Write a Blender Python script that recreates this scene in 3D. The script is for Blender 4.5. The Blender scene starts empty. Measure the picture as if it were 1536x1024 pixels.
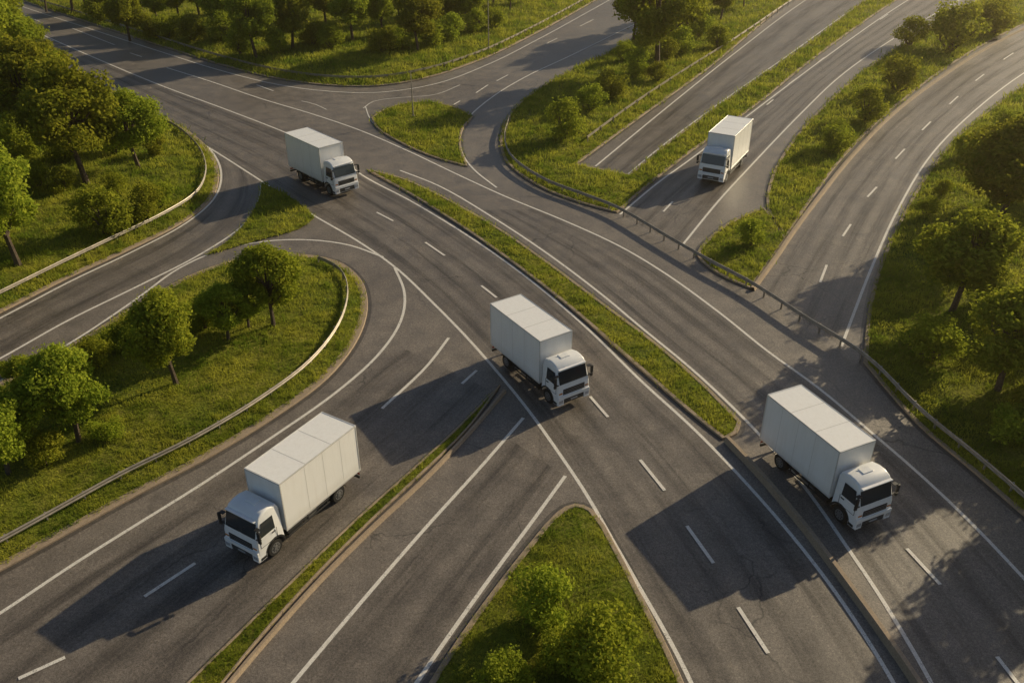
import bpy, bmesh, math, random
import numpy as np
from mathutils import Vector, Matrix
from mathutils.geometry import delaunay_2d_cdt
random.seed(7); rng=np.random.default_rng(7)
scene=bpy.context.scene

# ------------------------------------------------------------ site survey
# Ground-plan control points were surveyed from an aerial view taken 33 m up, 31 deg down;
# G() turns a survey reading into metres on the ground plane.
H=33.0; PITCH=math.radians(31); F=1321.0
SP,CP=math.sin(PITCH),math.cos(PITCH)
def G(px,py):
    u=px-768; v=py-512
    t=H/(F*SP+v*CP)
    return (u*t, t*(F*CP-v*SP))
def SC(py): return (F*SP+(py-512)*CP)/H      # survey units per metre
def W(p): return (p[1],p[2]) if len(p)==3 else G(*p)
def smooth(P,step=1.0):
    P=[np.array(p,float) for p in P]
    if len(P)<3:
        n=max(2,int(np.linalg.norm(P[1]-P[0])/step)+1)
        return np.array([P[0]+(P[1]-P[0])*i/(n-1) for i in range(n)])
    Q=[2*P[0]-P[1]]+P+[2*P[-1]-P[-2]]
    out=[]
    for i in range(1,len(Q)-2):
        p0,p1,p2,p3=Q[i-1:i+3]
        t0=0; t1=t0+max(1e-3,np.linalg.norm(p1-p0))**.5; t2=t1+max(1e-3,np.linalg.norm(p2-p1))**.5; t3=t2+max(1e-3,np.linalg.norm(p3-p2))**.5
        n=max(2,int(np.linalg.norm(p2-p1)/step))
        for k in range(n):
            t=t1+(t2-t1)*k/n
            a1=(t1-t)/(t1-t0)*p0+(t-t0)/(t1-t0)*p1
            a2=(t2-t)/(t2-t1)*p1+(t-t1)/(t2-t1)*p2
            a3=(t3-t)/(t3-t2)*p2+(t-t2)/(t3-t2)*p3
            b1=(t2-t)/(t2-t0)*a1+(t-t0)/(t2-t0)*a2
            b2=(t3-t)/(t3-t1)*a2+(t-t1)/(t3-t1)*a3
            out.append((t2-t)/(t2-t1)*b1+(t-t1)/(t2-t1)*b2)
    out.append(P[-1])
    return np.array(out)
def C(pts,step=1.0): return smooth([W(p) for p in pts],step)
def resample(c,n):
    d=np.r_[0,np.cumsum(np.linalg.norm(np.diff(c,axis=0),axis=1))]
    s=np.linspace(0,d[-1],n)
    return np.c_[np.interp(s,d,c[:,0]),np.interp(s,d,c[:,1])]

# ------------------------------------------------------------ materials
def newmat(name):
    m=bpy.data.materials.new(name); m.use_nodes=True
    nt=m.node_tree; b=nt.nodes['Principled BSDF']
    return m,nt,b
def N(nt,t,**k):
    n=nt.nodes.new(t)
    for a,v in k.items(): setattr(n,a,v)
    return n
def noise(nt,vec,scale,detail=3,rough=.55):
    n=N(nt,'ShaderNodeTexNoise'); n.inputs['Scale'].default_value=scale
    n.inputs['Detail'].default_value=detail; n.inputs['Roughness'].default_value=rough
    nt.links.new(vec,n.inputs['Vector']); return n.outputs['Fac']
def ramp(nt,fac,stops):
    r=N(nt,'ShaderNodeValToRGB'); e=r.color_ramp.elements
    while len(e)<len(stops): e.new(.5)
    for i,(p,c) in enumerate(stops):
        e[i].position=p; e[i].color=(c[0],c[1],c[2],1) if not isinstance(c,(int,float)) else (c,c,c,1)
    nt.links.new(fac,r.inputs[0]); return r.outputs[0]
def mix(nt,a,b,fac,blend='MIX'):
    m=N(nt,'ShaderNodeMix',data_type='RGBA',blend_type=blend)
    for s,v in ((m.inputs[0],fac),(m.inputs[6],a),(m.inputs[7],b)):
        if hasattr(v,'links'): nt.links.new(v,s)
        elif isinstance(v,(int,float)): s.default_value=v
        else: s.default_value=(v[0],v[1],v[2],1)
    return m.outputs[2]
def coord(nt,out='Object'):
    return N(nt,'ShaderNodeTexCoord').outputs[out]
def bump(nt,b,h,strength,dist):
    n=N(nt,'ShaderNodeBump'); n.inputs['Strength'].default_value=strength; n.inputs['Distance'].default_value=dist
    nt.links.new(h,n.inputs['Height']); nt.links.new(n.outputs[0],b.inputs['Normal'])

# asphalt
def asphalt(name,k,cracks=False):
    m,nt,b=newmat(name)
    o=coord(nt)
    big=noise(nt,o,.07,4); mid=noise(nt,o,.6,5,.65); fine=noise(nt,o,7,4,.75); grain=noise(nt,o,24,2,.8)
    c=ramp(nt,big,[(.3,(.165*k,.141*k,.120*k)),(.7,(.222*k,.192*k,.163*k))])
    c=mix(nt,c,ramp(nt,mid,[(.3,.66),(.7,1.2)]),.8,'MULTIPLY')
    c=mix(nt,c,ramp(nt,fine,[(.3,.55),(.7,1.4)]),.8,'MULTIPLY')
    c=mix(nt,c,ramp(nt,grain,[(.35,.35),(.65,1.7)]),.7,'MULTIPLY')
    if cracks:
        nn=N(nt,'ShaderNodeTexNoise'); nn.inputs['Scale'].default_value=.9; nn.inputs['Detail'].default_value=5; nt.links.new(o,nn.inputs['Vector'])
        va=N(nt,'ShaderNodeVectorMath',operation='MULTIPLY_ADD'); nt.links.new(nn.outputs['Color'],va.inputs[0]); va.inputs[1].default_value=(1.6,1.6,0); nt.links.new(o,va.inputs[2])
        vo=N(nt,'ShaderNodeTexVoronoi',feature='DISTANCE_TO_EDGE'); vo.inputs['Scale'].default_value=.16; nt.links.new(va.outputs[0],vo.inputs['Vector'])
        ln=ramp(nt,vo.outputs['Distance'],[(.0,1),(.009,0)])
        msk=ramp(nt,noise(nt,o,.11,3),[(.48,0),(.6,.75)])
        mu=N(nt,'ShaderNodeMath',operation='MULTIPLY'); nt.links.new(ln,mu.inputs[0]); nt.links.new(msk,mu.inputs[1])
        c=mix(nt,c,(.03,.028,.026),mu.outputs[0])
    nt.links.new(c,b.inputs['Base Color'])
    nt.links.new(ramp(nt,mid,[(.3,.42),(.7,.58)]),b.inputs['Roughness']); b.inputs['Specular IOR Level'].default_value=.5
    bump(nt,b,grain,.35,.02)
    return m
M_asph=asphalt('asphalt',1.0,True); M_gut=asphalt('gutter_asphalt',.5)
# wear overlay
M_wear,nt,b=newmat('tyre_wear')
uv=coord(nt,'UV'); sep=N(nt,'ShaderNodeSeparateXYZ'); nt.links.new(uv,sep.inputs[0])
mp=N(nt,'ShaderNodeMapping'); mp.inputs['Scale'].default_value=(6,.05,1); nt.links.new(uv,mp.inputs[0])
st=noise(nt,mp.outputs[0],1.3,4,.65)
m1=N(nt,'ShaderNodeMath',operation='MULTIPLY'); m1.inputs[1].default_value=2*math.pi*2; nt.links.new(sep.outputs[0],m1.inputs[0])
m2=N(nt,'ShaderNodeMath',operation='COSINE'); nt.links.new(m1.outputs[0],m2.inputs[0])
m3=N(nt,'ShaderNodeMapRange'); m3.inputs[1].default_value=1; m3.inputs[2].default_value=-1; m3.inputs[3].default_value=0.1; m3.inputs[4].default_value=.6; nt.links.new(m2.outputs[0],m3.inputs[0])
sm=ramp(nt,st,[(.35,0),(.75,1)])
al=N(nt,'ShaderNodeMath',operation='MULTIPLY'); nt.links.new(m3.outputs[0],al.inputs[0]); nt.links.new(sm,al.inputs[1])
nt.links.new(al.outputs[0],b.inputs['Alpha'])
b.inputs['Base Color'].default_value=(.055,.049,.045,1); b.inputs['Roughness'].default_value=.45
# paint
M_paint,nt,b=newmat('road_paint')
o=coord(nt); n1=noise(nt,o,3,5,.7); n2=noise(nt,o,22,2,.7)
c=mix(nt,(.86,.82,.76),(.60,.56,.50),ramp(nt,n1,[(.4,0),(.7,1)]))
mm=N(nt,'ShaderNodeMath',operation='ADD'); nt.links.new(n1,mm.inputs[0]); nt.links.new(n2,mm.inputs[1])
mh=N(nt,'ShaderNodeMath',operation='MULTIPLY'); nt.links.new(mm.outputs[0],mh.inputs[0]); mh.inputs[1].default_value=.5
c=mix(nt,c,(.19,.17,.15),ramp(nt,mh.outputs[0],[(.40,.75),(.47,0)]))
nt.links.new(c,b.inputs['Base Color']); b.inputs['Roughness'].default_value=.6
# kerb concrete
M_kerb,nt,b=newmat('kerb_concrete')
o=coord(nt); n1=noise(nt,o,.9,5,.7); n2=noise(nt,o,12,3,.7)
c=mix(nt,(.46,.35,.24),(.26,.20,.145),n1); c=mix(nt,c,ramp(nt,n2,[(.3,.65),(.7,1.2)]),.8,'MULTIPLY')
nt.links.new(c,b.inputs['Base Color']); b.inputs['Roughness'].default_value=.85
# steel
M_steel,nt,b=newmat('galvanised_steel')
o=coord(nt); n1=noise(nt,o,2,4,.6)
nt.links.new(ramp(nt,n1,[(.3,(.28,.25,.21)),(.7,(.45,.40,.34))]),b.inputs['Base Color'])
b.inputs['Metallic'].default_value=.4; b.inputs['Roughness'].default_value=.5
# grass soil
M_grass,nt,b=newmat('grass_ground')
o=coord(nt); n0=noise(nt,o,.12,4,.6); n1=noise(nt,o,.9,5,.65); n2=noise(nt,o,6,4,.7)
c=mix(nt,(.12,.165,.02),(.29,.28,.036),ramp(nt,n0,[(.35,0),(.65,1)]))
c=mix(nt,c,(.35,.30,.08),ramp(nt,n1,[(.5,0),(.76,.6)]))
c=mix(nt,c,ramp(nt,n2,[(.3,.35),(.7,1.4)]),.85,'MULTIPLY')
nt.links.new(c,b.inputs['Base Color']); b.inputs['Roughness'].default_value=.95; b.inputs['Specular IOR Level'].default_value=.1
bump(nt,b,n2,.9,.25)
def foliage(name,ca,cb,trans=.35,isl=True):
    m=bpy.data.materials.new(name); m.use_nodes=True; nt=m.node_tree
    for n in list(nt.nodes): nt.nodes.remove(n)
    out=N(nt,'ShaderNodeOutputMaterial')
    o=coord(nt); n1=noise(nt,o,.9 if isl else .35,4)
    oi=N(nt,'ShaderNodeObjectInfo')
    if isl:
        gi=N(nt,'ShaderNodeNewGeometry').outputs['Random Per Island']
        f=N(nt,'ShaderNodeMath',operation='MULTIPLY_ADD'); nt.links.new(gi,f.inputs[0]); f.inputs[1].default_value=.45; 
        g=N(nt,'ShaderNodeMath',operation='MULTIPLY'); nt.links.new(n1,g.inputs[0]); g.inputs[1].default_value=.55; nt.links.new(g.outputs[0],f.inputs[2]); fac=f.outputs[0]
    else: fac=ramp(nt,n1,[(.35,0),(.62,1)])
    c=mix(nt,ca,cb,fac)
    if not isl: c=mix(nt,c,(.47,.41,.12),ramp(nt,noise(nt,o,1.6,4,.7),[(.54,0),(.76,.7)]))
    hsv=N(nt,'ShaderNodeHueSaturation'); nt.links.new(c,hsv.inputs['Color'])
    mr=N(nt,'ShaderNodeMapRange'); mr.inputs[3].default_value=.478; mr.inputs[4].default_value=.512; nt.links.new(oi.outputs['Random'],mr.inputs[0]); nt.links.new(mr.outputs[0],hsv.inputs['Hue'])
    mr=N(nt,'ShaderNodeMapRange'); mr.inputs[3].default_value=.8; mr.inputs[4].default_value=1.2; nt.links.new(oi.outputs['Random'],mr.inputs[0]); nt.links.new(mr.outputs[0],hsv.inputs['Value'])
    d=N(nt,'ShaderNodeBsdfDiffuse'); t=N(nt,'ShaderNodeBsdfTranslucent'); mx=N(nt,'ShaderNodeMixShader'); mx.inputs[0].default_value=trans
    nt.links.new(hsv.outputs[0],d.inputs[0]); nt.links.new(hsv.outputs[0],t.inputs[0])
    nt.links.new(d.outputs[0],mx.inputs[1]); nt.links.new(t.outputs[0],mx.inputs[2]); nt.links.new(mx.outputs[0],out.inputs[0])
    return m
M_leaf=foliage('leaves',(.10,.17,.015),(.48,.48,.05),.48)
M_blade=foliage('grass_blades',(.16,.23,.022),(.42,.42,.055),.45,False)
M_bark,nt,b=newmat('bark'); o=coord(nt)
nt.links.new(ramp(nt,noise(nt,o,8,4),[(.3,(.05,.035,.022)),(.7,(.14,.10,.07))]),b.inputs['Base Color']); b.inputs['Roughness'].default_value=.9
def simple(name,col,rough,metal=0,coat=0,dirt=0):
    m,nt,b=newmat(name); o=coord(nt); n1=noise(nt,o,1.7,5,.65)
    c=mix(nt,col,[x*(1-dirt) for x in col],ramp(nt,n1,[(.4,0),(.75,1)]))
    nt.links.new(c,b.inputs['Base Color']); b.inputs['Roughness'].default_value=rough
    b.inputs['Metallic'].default_value=metal; b.inputs['Coat Weight'].default_value=coat
    return m
M_white=simple('white_body_paint',(.9,.9,.9),.32,0,.4,.08)
M_panel,nt,b=newmat('cargo_panel'); o=coord(nt)
sx=N(nt,'ShaderNodeSeparateXYZ'); nt.links.new(o,sx.inputs[0])
mp=N(nt,'ShaderNodeMapping'); mp.inputs['Scale'].default_value=(3,3,.35); nt.links.new(o,mp.inputs[0])
stn=noise(nt,mp.outputs[0],1.5,5,.7)
c=mix(nt,(.92,.91,.89),(.84,.82,.79),ramp(nt,stn,[(.45,0),(.75,.8)]))
hg=N(nt,'ShaderNodeMapRange'); hg.inputs[1].default_value=1.0; hg.inputs[2].default_value=1.7; hg.inputs[3].default_value=.35; hg.inputs[4].default_value=0; nt.links.new(sx.outputs[2],hg.inputs[0])
c=mix(nt,c,(.5,.46,.40),hg.outputs[0])
nt.links.new(c,b.inputs['Base Color']); b.inputs['Roughness'].default_value=.36
M_trim=simple('aluminium_trim',(.72,.71,.69),.4,.3,0,.2)
M_seam=simple('panel_seam',(.6,.58,.55),.5,0,0,.1)
M_dark=simple('dark_plastic',(.022,.022,.024),.55,0,0,.3)
M_rubber=simple('tyre_rubber',(.02,.019,.018),.85,0,0,.3)
M_rim=simple('wheel_rim',(.28,.28,.28),.45,.6,0,.4)
M_glass=simple('tinted_glass',(.03,.038,.045),.08,0,.5,.1)
M_lamp=simple('headlamp_glass',(.55,.57,.6),.12,.3,.5,.1)
M_red=simple('tail_lamp',(.35,.015,.01),.25,0,.4,.1)
M_amber=simple('indicator',(.6,.2,.02),.25,0,.4,.1)

def obj(name,verts,faces,mat,smoothf=False):
    me=bpy.data.meshes.new(name); me.from_pydata([tuple(v) for v in verts],[],[tuple(f) for f in faces]); me.update()
    for m in (mat if isinstance(mat,list) else [mat]): me.materials.append(m)
    if smoothf: me.polygons.foreach_set('use_smooth',[True]*len(me.polygons))
    ob=bpy.data.objects.new(name,me); scene.collection.objects.link(ob); return ob

# ------------------------------------------------------------ ground + asphalt
obj('ground',[(-2500,-1500,0),(2500,-1500,0),(2500,3500,0),(-2500,3500,0)],[(0,1,2,3)],M_grass)
ZA=.02
obj('road',[(-260,-8,ZA),(300,-8,ZA),(300,430,ZA),(-260,430,ZA)],[(0,1,2,3)],M_asph)

# ------------------------------------------------------------ verges (grass islands)
w='w'
V={}
V['U']=[[(-420,-150),(-200,-72),(-60,-30),(35,2),(120,30),(250,72),(330,97),(420,119),(500,129),(570,129),(640,117),(720,90),(800,52),(880,8),(960,-40),(1030,-85)],[(w,90,435),(w,-265,435)]]
V['L1']=[[(-420,-60),(-150,15),(0,62),(100,108),(160,140),(225,170),(280,198),(315,232),(325,268),(310,305),(265,338),(185,378),(100,417),(0,468),(-120,525),(-300,600)],[(w,-75,-9),(w,-265,-9),(w,-265,248)]]
V['L2']=[[(-300,730),(-120,640),(0,580),(100,527),(200,465),(290,415),(360,392),(435,384),(500,394),(535,420),(546,458),(532,508),(485,568),(400,630),(300,690),(200,742),(100,797),(0,852),(-120,915),(-300,1010)],[(w,-52,-9),(w,-62,-9)]]
V['M1']=[[(1120,-60),(1060,-15),(1000,28),(930,72),(850,110),(790,148),(760,182),(752,215),(765,248),(820,285),(880,307),(925,319)],
  [(925,319),(975,275),(1030,232),(1130,160),(1230,80),(1345,0),(1450,-60),(1500,-88)],
  [(1440,-88),(1400,-60),(1300,0),(1200,76),(1100,144),(1000,218),(944,264)],[(862,248),(960,176),(1060,104),(1190,-2),(1290,-60)]]
V['I1']=[[(558,178),(575,166),(610,156),(645,154),(690,165),(708,176)],[(708,176),(693,195),(690,222),(700,250)],[(700,250),(650,236),(600,214),(568,194),(558,178)]]
V['I2']=[[(1600,-60),(1500,-15),(1400,40),(1300,105),(1235,162),(1183,222),(1157,272),(1153,315),(1178,357)],[(1178,357),(1213,303),(1262,238),(1328,172),(1400,115),(1470,70),(1560,25),(1680,-25),(1760,-55)]]
V['I3']=[[(1145,314),(1100,333),(1062,362),(1048,385),(1080,412),(1126,433)],[(1126,433),(1152,396),(1178,360)],[(1178,360),(1160,330),(1145,314)]]
V['R']=[[(1298,545),(1303,480),(1318,410),(1350,335),(1395,258),(1450,195),(1536,130),(1640,68),(1780,0),(1900,-50)],[(w,305,233),(w,305,-9),(w,38,-9)],[(1900,1090),(1700,912),(1536,772),(1460,706),(1380,638),(1298,545)]]
V['I4']=[[(392,275),(430,293),(460,315),(472,328)],[(472,328),(450,344),(400,358),(350,372),(308,384)],[(308,384),(345,360),(375,325),(390,295),(392,275)]]
V['I5']=[[(610,1090),(650,1024),(690,962),(740,892),(800,815),(838,772),(862,760),(885,767),(920,822),(960,900),(1000,980),(1022,1030),(1060,1130)],[(w,12,-9),(w,-16,-9)]]
V['strip']=[[(749,580),(690,640),(620,705),(540,776),(440,872),(350,960),(285,1024),(200,1110)],[(w,-32,-9),(w,-29.5,-9)],[(268,1110),(335,1024),(400,945),(470,868),(555,783),(630,713),(700,645),(749,580)]]
V['median']=[[(552,256),(620,294),(700,345),(780,402),(860,465),(920,517),(980,570),(1040,622),(1085,658)],[(1085,658),(1102,650),(1108,634)],[(1108,634),(1050,575),(980,515),(900,455),(820,395),(740,340),(650,290),(600,268),(552,256)]]
KW={'L1':.5,'L2':.6,'strip':.14,'U':.4,'median':.3,'I1':.25,'I4':0,'M1':.3}
AMP={'strip':.1,'median':.15,'I1':.2,'I4':.12,'I3':.25,'M1':.4,'L2':.6,'L1':.7,'R':.7,'U':.7}
def inside(P,poly):
    x,y=P[:,0],P[:,1]; r=np.zeros(len(P),bool); n=len(poly); j=n-1
    for i in range(n):
        xi,yi=poly[i]; xj,yj=poly[j]
        if yi!=yj:
            m=((yi>y)!=(yj>y))&(x<(xj-xi)*(y-yi)/(yj-yi)+xi); r^=m
        j=i
    return r
def bdist(P,B):
    out=np.empty(len(P))
    for a in range(0,len(P),4000):
        q=P[a:a+4000]; out[a:a+4000]=np.sqrt(((q[:,None,:]-B[None])**2).sum(2).min(1))
    return out
def lump(P):
    x,y=P[:,0],P[:,1]
    return (np.sin(.37*x+1.3*np.sin(.21*y))+np.sin(.43*y+1.1*np.sin(.31*x+2))+.5*np.sin(1.1*x+.7*y)+.5*np.sin(.9*x-1.3*y+1))/3
POLY={}
def vheight(name,P):
    d=bdist(P,POLY[name]); a=AMP.get(name,.35)
    return .09+a*(1-np.exp(-d/3.0))+.2*lump(P)*np.minimum(d/3,1)*(a/.6)
def sweep_mesh(path,prof,closed=False):
    P=np.array(path); n=len(P)
    if closed: T=np.roll(P,-1,0)-np.roll(P,1,0)
    else: T=np.gradient(P,axis=0)
    T/=np.maximum(np.linalg.norm(T,axis=1),1e-6)[:,None]; Nn=np.c_[-T[:,1],T[:,0]]
    m=len(prof); vs=[];fs=[]
    for i in range(n):
        for (o_,z) in prof: vs.append((P[i,0]+Nn[i,0]*o_,P[i,1]+Nn[i,1]*o_,z))
    for i in range(n if closed else n-1):
        k=(i+1)%n
        for j in range(m-1): fs.append((i*m+j,i*m+j+1,k*m+j+1,k*m+j))
    return vs,fs
class Acc:
    def __init__(s): s.v=[];s.f=[]
    def add(s,vs,fs):
        o_=len(s.v); s.v+=list(vs); s.f+=[tuple(i+o_ for i in f) for f in fs]
def dedupe(P):
    keep=[0]
    for i in range(1,len(P)):
        if np.linalg.norm(P[i]-P[keep[-1]])>.12: keep.append(i)
    if np.linalg.norm(P[keep[-1]]-P[0])<.12: keep.pop()
    return P[keep]
gut=Acc()
for vi_,(name,pieces) in enumerate(V.items()):
    poly=np.vstack([C(p,1.0) if not (len(p[0])==3) else np.array([W(q) for q in p]) for p in pieces])
    poly=dedupe(poly)
    dens=[]
    for i in range(len(poly)):
        a_,b_=poly[i],poly[(i+1)%len(poly)]; k=max(1,int(np.linalg.norm(b_-a_)/3)); 
        for q in range(k): dens.append(a_+(b_-a_)*q/k)
    POLY[name]=np.array(dens)
    mn,mx_=poly.min(0),poly.max(0)
    area=(mx_-mn).prod(); sp=.8 if area<3000 else (1.6 if area<20000 else 3.0)
    gx=np.arange(mn[0],mx_[0],sp); gy=np.arange(mn[1],mx_[1],sp)
    g=np.array(np.meshgrid(gx,gy)).reshape(2,-1).T; g=g+rng.uniform(-.25,.25,g.shape)*sp
    g=g[inside(g,poly)]
    if len(g): g=g[bdist(g,POLY[name])>sp*.45]
    allp=np.vstack([poly,g]) if len(g) else poly
    n=len(poly)
    r=delaunay_2d_cdt([Vector(p) for p in allp],[(i,(i+1)%n) for i in range(n)],[],1,1e-5)
    vv=np.array([tuple(v) for v in r[0]]); z=vheight(name,vv)
    obj('grass_verge',np.c_[vv,z],r[2],M_grass,True)
    kw=KW.get(name,.3)
    if kw>0:
        hw=kw/2
        vs,fs=sweep_mesh(poly,[(-hw,0),(-hw,.12),(-hw+.03,.15),(hw-.03,.15),(hw,.12),(hw,0)],True)
        obj('kerb',vs,fs,M_kerb)
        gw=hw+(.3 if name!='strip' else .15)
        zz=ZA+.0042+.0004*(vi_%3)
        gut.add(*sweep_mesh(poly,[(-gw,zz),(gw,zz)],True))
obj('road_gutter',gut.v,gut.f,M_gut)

# ------------------------------------------------------------ markings
A_left=C([(-400,-55),(-150,18),(0,68),(100,108),(200,160),(300,214),(380,264),(460,317),(540,364),(595,403),(650,455),(700,506),(745,557),(790,612),(840,682),(880,742),(920,812),(960,882),(1000,952),(1038,1026),(1080,1130)])
A_mid=C([(-380,-110),(-150,-40),(35,40),(130,82),(240,128),(340,165),(430,200),(500,232),(548,266),(620,304),(720,366),(800,424),(880,492),(960,570),(1040,643),(1100,704),(1180,794),(1250,884),(1320,990),(1400,1130)])
B_left=C([(600,256),(660,280),(740,327),(820,380),(900,440),(960,490),(1040,556),(1100,612),(1150,664),(1210,735),(1270,820),(1330,910),(1400,1030),(1450,1130)])
B_right=C([(250,102),(320,124),(390,148),(470,172),(540,196),(610,226),(690,264),(760,296),(850,333),(930,370),(1000,412),(1080,470),(1150,526),(1230,584),(1300,643),(1380,712),(1460,788),(1536,868),(1640,980),(1760,1120)])
top_edge=C([(-420,-142),(-200,-66),(-60,-22),(35,11),(120,39),(250,81),(330,106),(420,128),(500,138),(570,139),(650,127),(730,98),(810,58),(890,14),(960,-25)])
B2=C([(1010,8),(935,45),(860,82),(790,115),(740,145),(702,178),(690,205),(694,232),(712,256),(745,282)])
F_left=C([(290,206),(318,228),(332,262),(320,300),(275,338),(195,380),(105,423),(0,478),(-120,537),(-300,612)])
F_right=C([(392,275),(388,302),(365,338),(300,382),(210,428),(100,482),(0,538),(-120,600),(-300,690)])
G_out=C([(-300,722),(-120,632),(0,571),(100,518),(200,452),(270,402),(330,376),(400,362),(460,360),(520,367),(575,386)])
H_left=C([(592,402),(607,440),(600,485),(565,535),(500,592),(420,648),(300,728),(200,790),(100,853),(0,920),(-150,1010),(-300,1110)])
J_line=C([(785,627),(720,702),(640,790),(560,882),(440,1024),(370,1110)])
K_line=C([(848,714),(800,780),(720,888),(625,1024),(570,1110)])
C_left=C([(893,250),(1000,162),(1100,82),(1205,3),(1310,-60)])
C_right=C([(942,262),(990,222),(1080,155),(1180,85),(1285,10),(1390,-55)])
D_left=C([(930,322),(985,276),(1040,236),(1140,160),(1240,85),(1355,5),(1460,-55)])
D_right=C([(1022,370),(1075,305),(1130,245),(1200,172),(1260,115),(1330,65),(1440,0),(1540,-50)])
E_left=C([(1140,436),(1196,352),(1235,296),(1285,236),(1345,176),(1412,122),(1480,80),(1560,38),(1680,-12)])
E_right=C([(1262,520),(1280,472),(1306,405),(1345,318),(1395,235),(1458,170),(1536,110),(1640,52),(1780,-12)])
marks=[A_left,A_mid,B_left,B_right,top_edge,B2,F_left,F_right,G_out,H_left,J_line,K_line,C_left,C_right,D_left,D_right,E_right,
 C([(673,507),(640,550),(573,613)]),
 C([(452,152),(470,156),(490,165)]),
 C([(545,163),(562,152),(600,147),(650,143),(690,128)]),
 C([(548,160),(556,180),(575,198),(640,226)])]
acc=Acc()
for i,c in enumerate(marks):
    c=resample(c,max(3,int(np.linalg.norm(np.diff(c,axis=0),axis=1).sum()/1.0)))
    z=ZA+.007+(i%7)*.003; hw=.105 if i not in(18,19,20) else .07
    acc.add(*sweep_mesh(c,[(-hw,z),(hw,z)]))
dash=[((565,319),(590,332)),((638,364),(667,384)),((722,429),(745,447)),((885,595),(912,626)),((960,690),(997,736)),((1030,789),(1070,845)),((1107,911),(1152,980)),
 ((1360,823),(1410,877)),((1495,985),(1530,1030)),((108,43),(172,68)),((195,80),(213,86)),((385,128),(410,137)),((30,22),(60,33)),((40,50),(80,62)),
 ((693,576),(715,556)),((217,895),(293,845)),((28,1018),(98,986)),
 ((1230,424),(1240,398)),((1264,355),(1276,337)),((1301,296),(1315,281)),((1343,239),(1357,224)),((1383,196),(1396,183)),((1424,157),(1437,145)),((1463,122),(1476,112)),((1505,90),(1520,80)),
 ((995,318),(1009,303)),((1183,127),(1195,118)),((1225,96),(1236,87)),((1268,65),(1279,57)),((1320,30),(1332,22)),((1150,158),(1160,150)),
 ((714,140),(732,128)),((745,122),(762,113)),((820,66),(836,58)),((870,40),(890,30)),((680,158),(690,152))]
for a_,b_ in dash:
    c=smooth([G(*a_),G(*b_)],1.0); acc.add(*sweep_mesh(c,[(-.1,ZA+.03),(.1,ZA+.03)]))
obj('road_markings',acc.v,acc.f,M_paint)

# wheel-path wear
wear=Acc(); uvs=[]
def wearstrip(c1,c2,lanes,z):
    n=int(max(np.linalg.norm(np.diff(c1,axis=0),axis=1).sum(),20)/2)
    a_,b_=resample(c1,n),resample(c2,n); K=6*lanes
    base=len(wear.v); s=0
    for i in range(n):
        if i: s+=np.linalg.norm((a_[i]+b_[i]-a_[i-1]-b_[i-1])/2)
        for k in range(K+1):
            p=a_[i]+(b_[i]-a_[i])*k/K; wear.v.append((p[0],p[1],z)); uvs.append((k/K*lanes,s))
    for i in range(n-1):
        for k in range(K): q=base+i*(K+1)+k; wear.f.append((q,q+1,q+K+2,q+K+1))
def cut(c,ymax=1e9,ymin=-1e9):
    m=(c[:,1]<ymax)&(c[:,1]>ymin); return c[m]
wearstrip(A_left,A_mid,2,ZA+.0025)
wearstrip(cut(B_left,80),cut(B_right,80),2,ZA+.0025)
wearstrip(E_left,E_right,2,ZA+.0025)
wearstrip(D_left,D_right,2,ZA+.0025)
wearstrip(C_left,C_right,1,ZA+.0025)
wearstrip(F_left,F_right,1,ZA+.0025)
H_right=C([(735,585),(680,640),(610,703),(530,775),(430,870),(340,958),(275,1022),(190,1110)])
wearstrip(C([(600,520),(565,545),(500,600),(420,656),(300,736),(200,798),(100,861),(0,928),(-150,1018)]),H_right,2,ZA+.0012)
wearstrip(cut(J_line,44),cut(K_line,44),1,ZA+.0025)
wo=obj('road_tyre_wear',wear.v,wear.f,M_wear)
ul=wo.data.uv_layers.new(name='UVMap'); vi=np.empty(len(wo.data.loops),int); wo.data.loops.foreach_get('vertex_index',vi)
ul.data.foreach_set('uv',np.array(uvs)[vi].ravel())

# ------------------------------------------------------------ guard rails / barriers
def guardrail(c,zb=.1,postgap=2.0):
    L=np.linalg.norm(np.diff(c,axis=0),axis=1).sum()
    c=resample(c,max(3,int(L)))
    a=Acc()
    pr=[(.03,.46),(.06,.50),(.06,.54),(.0,.59),(.0,.63),(.06,.68),(.06,.72),(.03,.77),(-.01,.77),(-.01,.46),(.03,.46)]
    a.add(*sweep_mesh(c,[(x,z+zb) for x,z in pr]))
    pc=resample(c,max(2,int(L/postgap)))
    T=np.gradient(pc,axis=0); T/=np.linalg.norm(T,axis=1)[:,None]
    for p,t in zip(pc,T):
        nn=np.array([-t[1],t[0]]); q=p-nn*.09
        vs=[]
        for z in (0,.74+zb):
            for s1,s2 in((-1,-1),(1,-1),(1,1),(-1,1)):
                r_=q+t*.04*s1+nn*.06*s2; vs.append((r_[0],r_[1],z))
        a.add(vs,[(0,1,5,4),(1,2,6,5),(2,3,7,6),(3,0,4,7),(4,5,6,7)])
    return obj('guardrail',a.v,a.f,M_steel)
guardrail(C([(1700,905),(1536,762),(1460,696),(1380,630),(1298,548),(1200,484),(1130,438),(1060,400),(1000,365),(925,321),(880,303),(820,280),(770,246),(757,215),(764,184)]))
guardrail(C([(150,140),(225,176),(272,202),(303,235),(310,268),(294,300),(248,330),(170,368),(100,402),(0,452),(-120,510)]))
guardrail(C([(480,398),(508,412),(522,440),(512,492),(468,552),(390,612),(290,672),(190,722),(95,775),(0,828),(-120,890)]))
guardrail(C([(-100,-48),(35,-2),(120,24),(250,65),(330,90),(420,112),(500,122),(570,122),(640,110),(720,84),(800,46),(880,2)]))
guardrail(C([(880,215),(950,163),(1020,116),(1100,65),(1180,10),(1250,-35)]),postgap=4)
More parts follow.
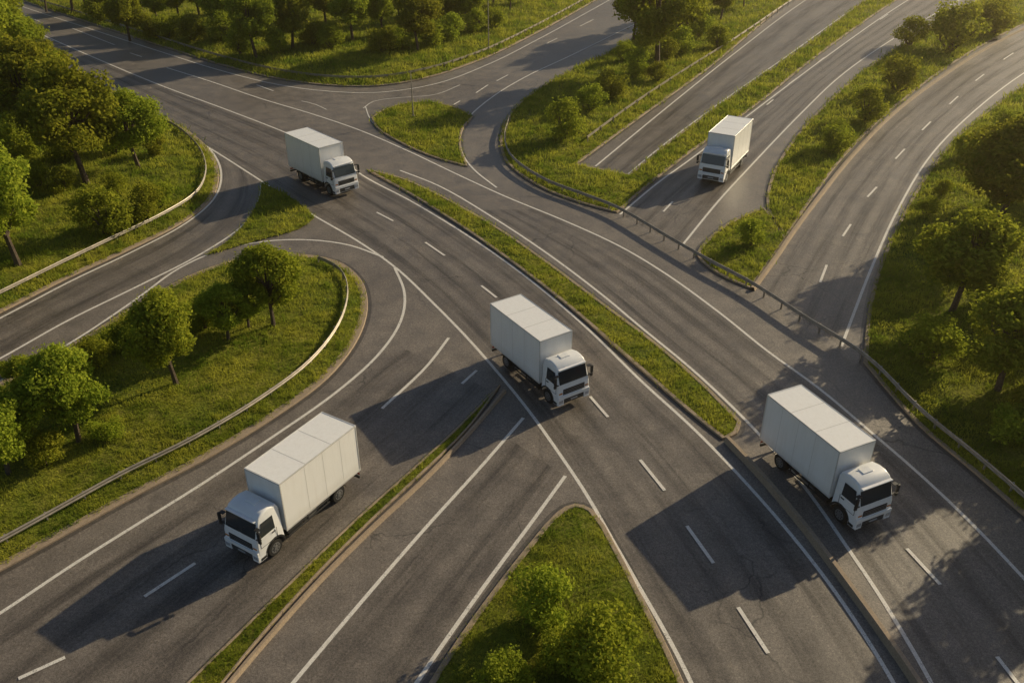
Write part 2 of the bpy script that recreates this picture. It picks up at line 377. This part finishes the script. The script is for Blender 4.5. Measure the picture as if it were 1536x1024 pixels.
def barrier(c,w_,h):
    c=resample(c,max(3,int(np.linalg.norm(np.diff(c,axis=0),axis=1).sum())))
    vs,fs=sweep_mesh(c,[(-w_/2,0),(-w_/2*.8,h*.3),(-w_/4,h),(w_/4,h),(w_/2*.8,h*.3),(w_/2,0)]); return obj('concrete_barrier',vs,fs,M_kerb)
barrier(C([(1090,662),(1130,704),(1200,786),(1262,868),(1330,962),(1390,1050),(1440,1130)]),.45,.4)
barrier(C([(1128,436),(1160,392),(1192,345),(1227,298),(1275,238),(1337,174),(1407,120),(1477,75),(1560,33),(1680,-18)]),.5,.3)
barrier(C([(757,588),(704,650),(637,720),(562,790),(478,874),(408,952),(345,1026),(285,1100)]),.3,.22)

# ------------------------------------------------------------ grass blades
Nt=420000
r=np.exp(rng.uniform(math.log(22),math.log(260),Nt)); th=rng.uniform(-math.radians(42),math.radians(42),Nt)
T=np.c_[r*np.sin(th),r*np.cos(th)]
allT=[];allz=[];allr=[]
for name,B in POLY.items():
    mn,mx_=B.min(0),B.max(0)
    m=(T[:,0]>mn[0])&(T[:,0]<mx_[0])&(T[:,1]>mn[1])&(T[:,1]<mx_[1]); q=T[m]; qr=r[m]
    k=inside(q,B); q=q[k]; qr=qr[k]
    if len(q)==0: continue
    allT.append(q); allz.append(vheight(name,q)); allr.append(qr)
Tc=np.vstack(allT); Tz=np.concatenate(allz); Tr=np.concatenate(allr)
clump=.6+.8*np.clip(.5+.9*np.sin(Tc[:,0]*1.7+np.sin(Tc[:,1]*1.1)*2)*np.sin(Tc[:,1]*1.9+np.sin(Tc[:,0]*.9)*2),0,1)
nb=4; n=len(Tc)*nb
P=np.repeat(Tc,nb,0); z=np.repeat(Tz,nb); sc=np.clip(np.repeat(Tr,nb)/45,.75,3.2)*rng.uniform(.5,1.35,n)
P=P+rng.normal(0,.09,(n,2))*sc[:,None]
ang=rng.uniform(0,2*math.pi,n); d=np.c_[np.cos(ang),np.sin(ang)]; hw=(.022*sc)[:,None]
lean=rng.normal(0,.08,(n,2))*sc[:,None]
v0=np.c_[P-d*hw,z-.03]; v1=np.c_[P+d*hw,z-.03]; v2=np.c_[P+lean,z+.14*sc*np.repeat(clump,nb)]
vv=np.stack([v0,v1,v2],1).reshape(-1,3)
me=bpy.data.meshes.new('grass'); me.vertices.add(n*3); me.vertices.foreach_set('co',vv.ravel().astype(np.float32))
me.loops.add(n*3); me.loops.foreach_set('vertex_index',np.arange(n*3,dtype=np.int32))
me.polygons.add(n); me.polygons.foreach_set('loop_start',np.arange(0,n*3,3,dtype=np.int32))
me.update(); me.materials.append(M_blade)
go=bpy.data.objects.new('grass',me); scene.collection.objects.link(go)

# ------------------------------------------------------------ trees
def tube(acc,pts,rad,k=7):
    base=len(acc.v); pts=[Vector(p) for p in pts]
    for i,p in enumerate(pts):
        t=(pts[min(i+1,len(pts)-1)]-pts[max(i-1,0)]).normalized()
        a=t.cross(Vector((.3,1,.1))).normalized(); b_=t.cross(a)
        for j in range(k):
            q=p+(a*math.cos(j*2*math.pi/k)+b_*math.sin(j*2*math.pi/k))*rad[i]; acc.v.append(tuple(q))
    for i in range(len(pts)-1):
        for j in range(k): acc.f.append((base+i*k+j,base+i*k+(j+1)%k,base+(i+1)*k+(j+1)%k,base+(i+1)*k+j))
def make_tree(seed,bush=False):
    rr=np.random.default_rng(seed); R=random.Random(seed)
    a=Acc()
    if bush: Ht=2.9; cw=3.1; cz=1.3; rz=1.05; nl=20; rad=(.36,.7); per=430
    else: Ht=7.0; cw=R.uniform(5.2,6.2); cz=4.1; rz=2.25; nl=46; rad=(.42,.95); per=420
    lobes=[]
    for i in range(nl):
        u=rr.normal(size=3); u/=np.linalg.norm(u); k=rr.uniform(.3,1)**.5
        rx=cw/2*.80
        zc=cz+u[2]*k*rz
        taper=1-.4*max(0,(zc-cz)/rz)-.25*max(0,(cz-zc)/rz)
        lobes.append((np.array([u[0]*k*rx*taper,u[1]*k*rx*taper,max(zc,.35 if bush else 2.0)]),rr.uniform(*rad)))
    if not bush:
        lobes.append((np.array([rr.normal(0,.2),rr.normal(0,.2),Ht-.8]),.7))
    bend=(R.uniform(-.3,.3),R.uniform(-.3,.3))
    if not bush: tube(a,[(0,0,-.3),(0,0,.15),(bend[0]*.4,bend[1]*.4,1.2),(bend[0],bend[1],2.6),(bend[0]*1.1,bend[1]*1.1,4.2),(bend[0],bend[1],5.6)],[.26,.17,.14,.12,.08,.03])
    for c_,ra in lobes[::2 if not bush else 3]:
        s=(bend[0]*.7,bend[1]*.7,R.uniform(1.5,3.4)) if not bush else (0,0,-.1)
        mdp=(np.array(s)+c_)/2+rr.normal(0,.12,3)
        tube(a,[s,mdp,c_],[.07,.045,.015],5)
    nbark=len(a.f)
    V_=[];nleaf=0
    for c_,ra in lobes:
        m=int(per*(ra/.8)**2)
        u=rr.normal(size=(m,3)); u/=np.linalg.norm(u,axis=1)[:,None]
        rad_=ra*(1-np.abs(rr.normal(0,.2,m)))[:,None]*(1+.28*np.sin(u[:,:1]*5+seed)*np.sin(u[:,1:2]*4.3+ra*9))
        sprig=rr.random(m)<.12; rad_[sprig]*=1.32
        p=c_+u*rad_*np.array([1,1,.78])
        nrm=u*.8+rr.normal(0,.6,(m,3)); nrm[:,2]+=.3; nrm/=np.linalg.norm(nrm,axis=1)[:,None]
        t=np.cross(nrm,rr.normal(size=(m,3))); t/=np.linalg.norm(t,axis=1)[:,None]; b2=np.cross(nrm,t)
        s=rr.uniform(.07,.145,m)[:,None]*(1.0 if not bush else .75)
        V_.append(np.stack([p-t*s,p-b2*s*.6+nrm*s*.15,p+t*s,p+b2*s*.6+nrm*s*.15],1).reshape(-1,3)); nleaf+=m
    LV=np.vstack(V_)
    if bush: LV[:,2]=np.maximum(LV[:,2],.02)
    base=len(a.v); verts=a.v+[tuple(x) for x in LV]
    faces=a.f+[(base+4*i,base+4*i+1,base+4*i+2,base+4*i+3) for i in range(nleaf)]
    me=bpy.data.meshes.new('tree_mesh'); me.from_pydata(verts,[],faces); me.materials.append(M_bark); me.materials.append(M_leaf)
    mi=np.zeros(len(faces),np.int32); mi[nbark:]=1; me.polygons.foreach_set('material_index',mi); me.update()
    return me
TM=[make_tree(s) for s in (11,22,33,44,55,66)]; BM=[make_tree(s,True) for s in (5,6,7,8)]
def zat(x,y):
    p=np.array([[x,y]])
    for nme,B in POLY.items():
        if inside(p,B)[0]: return float(vheight(nme,p)[0])
    return .02
placed=[]
def put(kind,x,y,s,wid=1.0):
    me=random.choice(TM if kind=='t' else BM)
    ob=bpy.data.objects.new('deciduous_tree' if kind=='t' else 'bush',me); scene.collection.objects.link(ob)
    ob.location=(x,y,zat(x,y)-.03); ob.scale=(s*wid,s*wid,s); ob.rotation_euler=(0,0,random.uniform(0,6.28)); placed.append((x,y))
def tree(px,py,hpx,wid=1.0):
    x,y=G(px,py); put('t',x,y,hpx/(SC(py)*CP)/6.9,wid)
def bushp(px,py,wpx,hr=1.0):
    x,y=G(px,py); s=wpx/SC(py)/2.9; put('b',x,y,s)
for t in [(8,150,150),(60,228,140),(5,235,120),(133,287,165),(95,210,110,.9),(210,262,105,1.1),(30,405,165),(-40,330,170),(-30,420,150),(15,100,110),(45,110,80),(-60,200,150),(90,150,70),(20,185,90),(-20,130,130),(70,180,70,.9),
  (70,18,60),(110,22,75),(195,62,70),(240,45,60),(160,30,60),(385,92,90),(440,80,85),(345,60,80),(530,72,85),(490,45,70),(575,60,70),(628,85,85),(600,40,60),(700,48,60),(665,50,60),(765,22,50),(740,12,50),(300,30,60),
  (130,18,50),(270,35,60),(320,40,60),(410,40,70),(460,40,70),(510,30,60),(550,35,60),(640,35,60),(680,22,50),(720,18,50),(800,8,40),(360,25,50),(215,22,50),
  (985,112,140,1.1),(1010,60,90),(950,62,80),(1030,55,80),(1080,35,60),(1115,15,50),(970,45,70),(1045,25,60),
  (412,497,118),(267,587,138),(122,672,140,1.05),(18,722,130,1.1),(345,520,80,1.2),(375,500,70,1.1),(60,625,80,1.2),(-60,720,150),
  (1490,352,150,1.15),(1565,300,130,1.1),(1425,478,145,1.2),(1492,596,145,1.25),(1585,560,150),(1565,430,115),(1660,420,140),(1700,620,150),
  (1655,735,185),(1790,900,240)]: tree(*t)
for t in [(160,358,85),(222,335,62),(245,318,45),(292,66,50),(845,212,68),(886,172,48),(920,152,55),(958,118,45),(985,126,35),(1255,228,60),(1297,184,60),(1345,140,65),(1425,78,85),(1490,52,70),
  (1125,372,50),(1385,548,88),(1515,668,80),(1545,648,80),(822,935,105),(888,1012,135),(755,1036,85),(845,1005,85),(150,560,60),(185,535,55),(215,520,60),(310,505,60),(240,240,40),(1390,330,35),(1440,240,40),(1365,70,50),(10,565,30),(1075,75,40),(650,76,50),(175,240,60),(100,250,60),(75,705,70),(180,300,40),(1590,520,80),(165,668,50),(340,70,50),(420,88,45),(470,75,50),(500,80,45),(575,85,50),(600,80,45),(680,68,45),(715,55,40),(740,48,36),(360,88,40),(255,60,45),(225,60,40),(150,35,40),
  (1050,60,40),(1020,85,45),(1000,95,40),(935,95,36),(30,250,80),(60,290,50),(100,300,45),(10,330,60),(40,160,70),(120,220,50),(1530,235,45),(1500,200,35),(1410,300,30)]: bushp(*t)
# off-view woodland so the place continues
for nme,(xa,xb,ya,yb),cnt in (('U',(-180,60,160,330),120),('L1',(-170,-50,10,210),50),('R',(95,220,60,220),25)):
    pts=rng.uniform((xa,ya),(xb,yb),(cnt*3,2)); pts=pts[inside(pts,POLY[nme])]; dd=bdist(pts,POLY[nme])
    k=0
    for p_,d_ in zip(pts,dd):
        if d_<6 or k>=cnt: continue
        depth=p_[1]*CP+H*SP; sx=768+F*p_[0]/depth; sy=512+F*(H*CP-p_[1]*SP)/depth
        if -20<sx<1600 and sy>18: continue      # keep the clearings
        if any((p_[0]-a_)**2+(p_[1]-b_)**2<9 for a_,b_ in placed): continue
        put('t' if random.random()<.75 else 'b',p_[0],p_[1],random.uniform(.9,1.4)); k+=1

# ------------------------------------------------------------ lamp posts
def post(px,py,hpx,arm=True):
    x,y=G(px,py); h=hpx/(SC(py)*CP); a=Acc()
    tube(a,[(0,0,-.1),(0,0,h*.5),(0,0,h)],[.09,.07,.05],8)
    if arm:
        tube(a,[(0,0,h-.05),(.5,0,h+.25),(1.6,0,h+.35)],[.05,.04,.035],6)
        tube(a,[(1.5,0,h+.33),(1.8,0,h+.35),(2.3,0,h+.36)],[.05,.14,.06],6)
    tube(a,[(0,0,0),(0,0,.25)],[.18,.16],8)
    ob=obj('street_lamp' if arm else 'marker_post',a.v,a.f,M_steel,True); ob.location=(x,y,zat(x,y)); ob.rotation_euler=(0,0,2.6)
post(733,76,85); post(620,178,56,False)

# ------------------------------------------------------------ trucks (x forward)
parts={}
def bm_of(name,mat):
    if name not in parts: parts[name]=(bmesh.new(),mat)
    return parts[name][0]
def addbm(dst,src):
    me=bpy.data.meshes.new('t'); src.to_mesh(me); dst.from_mesh(me); bpy.data.meshes.remove(me); src.free()
def tbox(name,mat,x0,x1,y0,y1,z0,z1,bev=.02,seg=2):
    s=bmesh.new(); bmesh.ops.create_cube(s,size=1,matrix=Matrix.Translation(((x0+x1)/2,(y0+y1)/2,(z0+z1)/2))@Matrix.Diagonal((x1-x0,y1-y0,z1-z0,1)))
    if bev: bmesh.ops.bevel(s,geom=s.edges[:],offset=bev,segments=seg,profile=.6,affect='EDGES')
    addbm(bm_of(name,mat),s)
def tpanel(name,mat,pts,th,bev=.0):
    s=bmesh.new(); vs=[s.verts.new(p) for p in pts]; f=s.faces.new(vs); f.normal_update(); n=f.normal.copy()
    e=bmesh.ops.extrude_face_region(s,geom=[f]); bmesh.ops.translate(s,verts=[v for v in e['geom'] if isinstance(v,bmesh.types.BMVert)],vec=n*th)
    bmesh.ops.recalc_face_normals(s,faces=s.faces[:])
    if bev: bmesh.ops.bevel(s,geom=s.edges[:],offset=bev,segments=2,affect='EDGES')
    addbm(bm_of(name,mat),s)
def tcyl(name,mat,x,y,z,r1,depth,axis='Y',seg=28,bev=0,r2=None):
    s=bmesh.new(); rot=Matrix.Rotation(math.pi/2,4,'X') if axis=='Y' else (Matrix.Rotation(math.pi/2,4,'Y') if axis=='X' else Matrix.Identity(4))
    bmesh.ops.create_cone(s,cap_ends=True,segments=seg,radius1=r1,radius2=r1 if r2 is None else r2,depth=depth,matrix=Matrix.Translation((x,y,z))@rot)
    if bev: bmesh.ops.bevel(s,geom=[e for e in s.edges if e.calc_face_angle(0)>1],offset=bev,segments=3,affect='EDGES')
    addbm(bm_of(name,mat),s)
HW=1.22
tbox('cargo_box',M_panel,-3.9,1.92,-HW,HW,1.02,4.12,.035)
for yy in (-1,1):
    y0,y1=sorted((yy*(HW-.02),yy*(HW+.018)))
    tbox('cargo_trim',M_trim,-3.92,1.94,y0,y1,1.0,1.12,.006,1)
    tbox('cargo_trim',M_trim,-3.92,1.94,y0,y1,4.05,4.14,.006,1)
    for xx in (-3.92,1.86): tbox('cargo_trim',M_trim,xx,xx+.08,y0,y1+.0,1.121,4.049,.006,1)
    for xx in (-2.55,-1.2,.15): tbox('cargo_seam',M_seam,xx,xx+.016,yy*(HW)-.004,yy*(HW)+.004,1.121,4.049,0)
tbox('roof_trim',M_trim,1.87,1.945,-1.2,1.2,4.055,4.138,.006,1); tbox('roof_trim',M_trim,-3.925,-3.85,-1.2,1.2,4.055,4.138,.006,1)
for xx in (-1.95,0): tbox('roof_seam',M_seam,xx,xx+.03,-1.19,1.19,4.117,4.125,0)
tbox('rear_doors',M_panel,-3.935,-3.9,-1.14,-.01,1.14,4.0,.01,1); tbox('rear_doors',M_panel,-3.935,-3.9,.01,1.14,1.14,4.0,.01,1)
for yy in (-.35,-.8,.35,.8): tcyl('door_bars',M_trim,-3.96,yy,2.5,.018,2.7,'Z',8)
for yy in (-1.1,1.1):
    for zz in (1.4,2.2,3.0,3.7): tbox('door_bars',M_trim,-3.955,-3.93,yy-.08,yy+.08,zz,zz+.06,0)
for yy in (-.42,.42): tbox('chassis',M_dark,-3.8,3.3,yy-.05,yy+.05,.68,.94,.01,1)
for xx in (-3.4,-2.6,-1.2,-.2,.8,1.6): tbox('chassis',M_dark,xx,xx+.08,-1.15,1.15,.9,1.0,0)
tcyl('chassis',M_dark,2.75,0,.5,.07,2.0); tcyl('chassis',M_dark,-2.1,0,.5,.1,2.0); tcyl('chassis',M_dark,-2.1,0,.5,.25,.35)
tbox('chassis',M_dark,-3.9,-3.8,-1.15,1.15,.42,.56,.01,1)
for yy in (-.6,.6): tbox('chassis',M_dark,-3.88,-3.82,yy-.04,yy+.04,.5,.98,0)
for yy in (-1,1):
    a_,b_=sorted((yy*.62,yy*1.12))
    tbox('side_boxes',M_dark,.75,1.75,a_,b_,.45,.92,.05) 
    tcyl('fuel_tank',M_rim,.1,yy*.86,.66,.25,1.0,'X',20,.04)
    a_,b_=sorted((yy*1.13,yy*1.17))
    tbox('side_guard',M_dark,-1.35,1.85,a_,b_,.48,.58,.01,1); tbox('side_guard',M_dark,-1.35,1.85,a_,b_,.74,.84,.01,1)
    for xx in (-1.2,.3,1.7): tbox('side_guard',M_dark,xx,xx+.06,a_-.02,b_-.005,.45,1.0,0)
    a_,b_=sorted((yy*.7,yy*1.18))
    s=bmesh.new(); ring=[]
    for k in range(9):
        t=math.radians(15+150*k/8); xx=-2.1+.62*math.cos(t); zz=.5+.56*math.sin(t)
        ring.append((s.verts.new((xx,a_,min(zz,1.0))),s.verts.new((xx,b_,min(zz,1.0)))))
    for k in range(8): s.faces.new((ring[k][0],ring[k][1],ring[k+1][1],ring[k+1][0]))
    addbm(bm_of('mudguards',M_dark),s)
    a_,b_=sorted((yy*.75,yy*1.1)); tbox('tail_lamps',M_red,-3.93,-3.9,a_,b_,.6,.74,.01,1)
    for wx in (2.75,-2.1):
        tcyl('tyres',M_rubber,wx,yy*1.0,.5,.5,.3,'Y',36,.05)
        if wx<0: tcyl('tyres',M_rubber,wx,yy*.68,.5,.5,.28,'Y',36,.05)
        tcyl('rims',M_rim,wx,yy*1.155,.5,.3,.012,'Y',28); tcyl('rims',M_rim,wx,yy*1.17,.5,.12,.04,'Y',16)
        for k in range(8): tcyl('rim_holes',M_dark,wx+.21*math.cos(k*math.pi/4),yy*1.163,.5+.21*math.sin(k*math.pi/4),.04,.012,'Y',8)
def wz(z): return 1.2 if z<1.75 else 1.2-(z-1.75)*.10
prof=[(2.08,.62),(2.08,2.72),(2.2,2.98),(2.7,3.12),(3.1,3.1),(3.42,2.98),(3.56,2.8),(3.83,1.78),(3.9,1.55),(3.9,.62),(3.84,.42),(3.5,.42)]
arch=[(2.75+.66*math.cos(math.radians(a_)),.5+.64*math.sin(math.radians(a_))) for a_ in range(0,181,18)]
prof2=prof[:11]+[(3.42,.42)]+[p for p in arch if 2.12<p[0]<3.41]
s=bmesh.new()
L_=[s.verts.new((x,wz(z),z)) for x,z in prof2]; R_=[s.verts.new((x,-wz(z),z)) for x,z in prof2]
n=len(prof2)
for i in range(n): s.faces.new((L_[i],L_[(i+1)%n],R_[(i+1)%n],R_[i]))
s.faces.new(L_[::-1]); s.faces.new(R_)
bmesh.ops.recalc_face_normals(s,faces=s.faces[:])
edges=[e for e in s.edges if (e.verts[0].co.y*e.verts[1].co.y>0) and max(e.verts[0].co.z,e.verts[1].co.z)>1.3]
bmesh.ops.bevel(s,geom=edges,offset=.10,segments=4,profile=.5,affect='EDGES')
bmesh.ops.triangulate(s,faces=[f for f in s.faces if len(f.verts)>4])
addbm(bm_of('cab',M_white),s)
def fx(z): return 3.56+(2.8-z)/(2.8-1.78)*.27
def front(name,mat,y0,y1,z0,z1,th=.02,prd=.012,bev=0):
    x0,x1=(fx(z0)+prd if z0>=1.78 else 3.9+prd),(fx(z1)+prd if z1>=1.78 else 3.9+prd)
    tpanel(name,mat,[(x0,y0,z0),(x0,y1,z0),(x1,y1,z1),(x1,y0,z1)],th,bev)
front('windscreen',M_glass,-1.04,1.04,1.86,2.68)
front('wipers',M_dark,-.9,-.05,1.88,1.905,.02,.04); front('wipers',M_dark,.1,.95,1.88,1.905,.02,.04)
tbox('sun_visor',M_white,3.55,3.72,-1.02,1.02,2.80,2.86,.02)
tbox('grille',M_dark,3.885,3.925,-.82,.82,1.12,1.52,.01,1)
for zz in (1.2,1.31,1.42): tbox('grille_slats',M_rim,3.925,3.94,-.78,.78,zz,zz+.022,0)
tbox('lower_grille',M_dark,3.87,3.95,-.75,.75,.5,.82,.02,1)
for zz in (.6,.7): tbox('grille_slats',M_rim,3.95,3.96,-.7,.7,zz,zz+.02,0)
tbox('bumper',M_white,3.86,3.985,-1.2,1.2,.84,1.06,.03)
tbox('bumper',M_white,3.80,3.97,-1.2,-.77,.42,.835,.03); tbox('bumper',M_white,3.80,3.97,.77,1.2,.42,.835,.03)
tbox('number_plate',M_lamp,3.965,3.975,-.26,.26,.62,.74,0)
for yy in (-1,1):
    a_,b_=sorted((yy*.84,yy*1.15)); tbox('headlamps',M_lamp,3.96,3.985,a_,b_,.58,.80,.01,1)
    a_,b_=sorted((yy*.86,yy*1.12)); tbox('indicators',M_amber,3.89,3.915,a_,b_,1.2,1.3,.01,1)
    y_=lambda z: yy*(wz(z)+.006)
    pts=[(2.62,y_(1.82),1.82),(3.62,y_(1.82),1.82),(3.42,y_(2.6),2.6),(2.62,y_(2.6),2.6)]
    if yy>0: pts=pts[::-1]
    tpanel('side_windows',M_glass,pts,.015)
    a_,b_=sorted((yy*1.195,yy*1.21))
    for xx in (2.53,3.66): tbox('door_gaps',M_dark,xx,xx+.018,a_,b_,1.2,1.78,0)
    tbox('door_gaps',M_dark,2.53,3.66,a_,b_,1.185,1.2,0); tbox('door_handle',M_dark,2.62,2.85,a_-.01,b_+.01,1.6,1.65,0)
    a_,b_=sorted((yy*1.19,yy*1.225))
    for k in range(12):
        t0=math.radians(8+164*k/12); t1=math.radians(8+164*(k+1)/12)
        pts=[(2.75+r_*math.cos(t),yy*1.2,.5+r_*math.sin(t)) for r_,t in ((.64,t0),(.74,t0),(.74,t1),(.64,t1))]
        if yy<0: pts=pts[::-1]
        tpanel('wheel_arch',M_dark,pts,.03)
    tbox('step',M_dark,3.42,3.8,a_,b_,.45,.62,.02,1)
    a_,b_=sorted((yy*1.30,yy*1.48))
    tbox('mirrors',M_dark,3.78,3.90,a_,b_,2.0,2.5,.03); tbox('mirrors',M_dark,3.78,3.88,a_,b_,1.75,1.95,.03)
    a_,b_=sorted((yy*1.1,yy*1.38)); tbox('mirrors',M_dark,3.62,3.84,a_,b_,2.5,2.54,0); tbox('mirrors',M_dark,3.70,3.84,a_,b_,1.86,1.9,0)
tbox('cab_rear',M_dark,1.94,2.08,-.9,.9,.9,2.4,.03)
tbox('roof_hatch',M_white,2.5,2.95,-.35,.35,3.1,3.16,.03)
meshes={}
for k,(bm_,mat) in parts.items():
    me=bpy.data.meshes.new(k); 
    bm_.to_mesh(me); me.materials.append(mat); bm_.free(); meshes[k]=me
for k in ('tyres','rims','fuel_tank','mudguards','door_bars','cab'):
    me=meshes[k]; me.polygons.foreach_set('use_smooth',[True]*len(me.polygons))
    try: me.set_sharp_from_angle(angle=math.radians(35))
    except Exception as e: print(e)
def truck(rear,front_,sc=1.0):
    r_=np.array(G(*rear)); f_=np.array(G(*front_)); c_=(r_+f_)/2; d_=f_-r_
    e=bpy.data.objects.new('box_truck',None); scene.collection.objects.link(e)
    e.location=(c_[0],c_[1],ZA+.01); e.rotation_euler=(0,0,math.atan2(d_[1],d_[0])); e.scale=(sc,sc,sc)
    for k,me in meshes.items():
        ob=bpy.data.objects.new(k,me); scene.collection.objects.link(ob); ob.parent=e
truck((1105,236),(1061,281),1.14); truck((447,257),(528,297),1.13); truck((761,529),(857,607),1.03); truck((1171,679),(1291,782),1.01); truck((515,718),(372,836),1.0)

# ------------------------------------------------------------ evening haze in the air (real volume over the whole site)
hm=bpy.data.materials.new('haze'); hm.use_nodes=True; nt=hm.node_tree
for n_ in list(nt.nodes): nt.nodes.remove(n_)
out=N(nt,'ShaderNodeOutputMaterial'); vs_=N(nt,'ShaderNodeVolumeScatter'); vs_.inputs['Color'].default_value=(1,.82,.56,1)
vs_.inputs['Density'].default_value=.00036; vs_.inputs['Anisotropy'].default_value=.78
nt.links.new(vs_.outputs[0],out.inputs['Volume'])
bx=[(-1500,-600,-.5),(1500,-600,-.5),(1500,2400,-.5),(-1500,2400,-.5),(-1500,-600,45),(1500,-600,45),(1500,2400,45),(-1500,2400,45)]
obj('haze',bx,[(3,2,1,0),(4,5,6,7),(0,1,5,4),(1,2,6,5),(2,3,7,6),(3,0,4,7)],hm)

# ------------------------------------------------------------ light, sky, camera
az=math.atan2(.78,.626); el=math.radians(20.5)
wd=bpy.data.worlds.new('World'); scene.world=wd; wd.use_nodes=True; nt=wd.node_tree
sky=N(nt,'ShaderNodeTexSky',sky_type='NISHITA'); sky.sun_disc=False; sky.sun_elevation=el; sky.sun_rotation=az; sky.air_density=1.0; sky.dust_density=1.5
nt.links.new(sky.outputs[0],nt.nodes['Background'].inputs[0]); nt.nodes['Background'].inputs[1].default_value=.07
ld=bpy.data.lights.new('sun','SUN'); ld.energy=5; ld.angle=math.radians(.5); ld.color=(1,.83,.54)
lo=bpy.data.objects.new('sun',ld); scene.collection.objects.link(lo)
sd=Vector((math.cos(el)*math.sin(az),math.cos(el)*math.cos(az),math.sin(el)))
lo.rotation_euler=(-sd).to_track_quat('-Z','Y').to_euler(); lo.location=(60,60,60)
cam=bpy.data.cameras.new('camera'); co=bpy.data.objects.new('camera',cam); scene.collection.objects.link(co)
co.location=(0,0,H); co.rotation_euler=(math.pi/2-PITCH,0,0); cam.sensor_width=36; cam.lens=F/1536*36; cam.clip_end=6000
scene.camera=co
scene.view_settings.view_transform='Standard'; scene.view_settings.look='None'; scene.view_settings.exposure=0
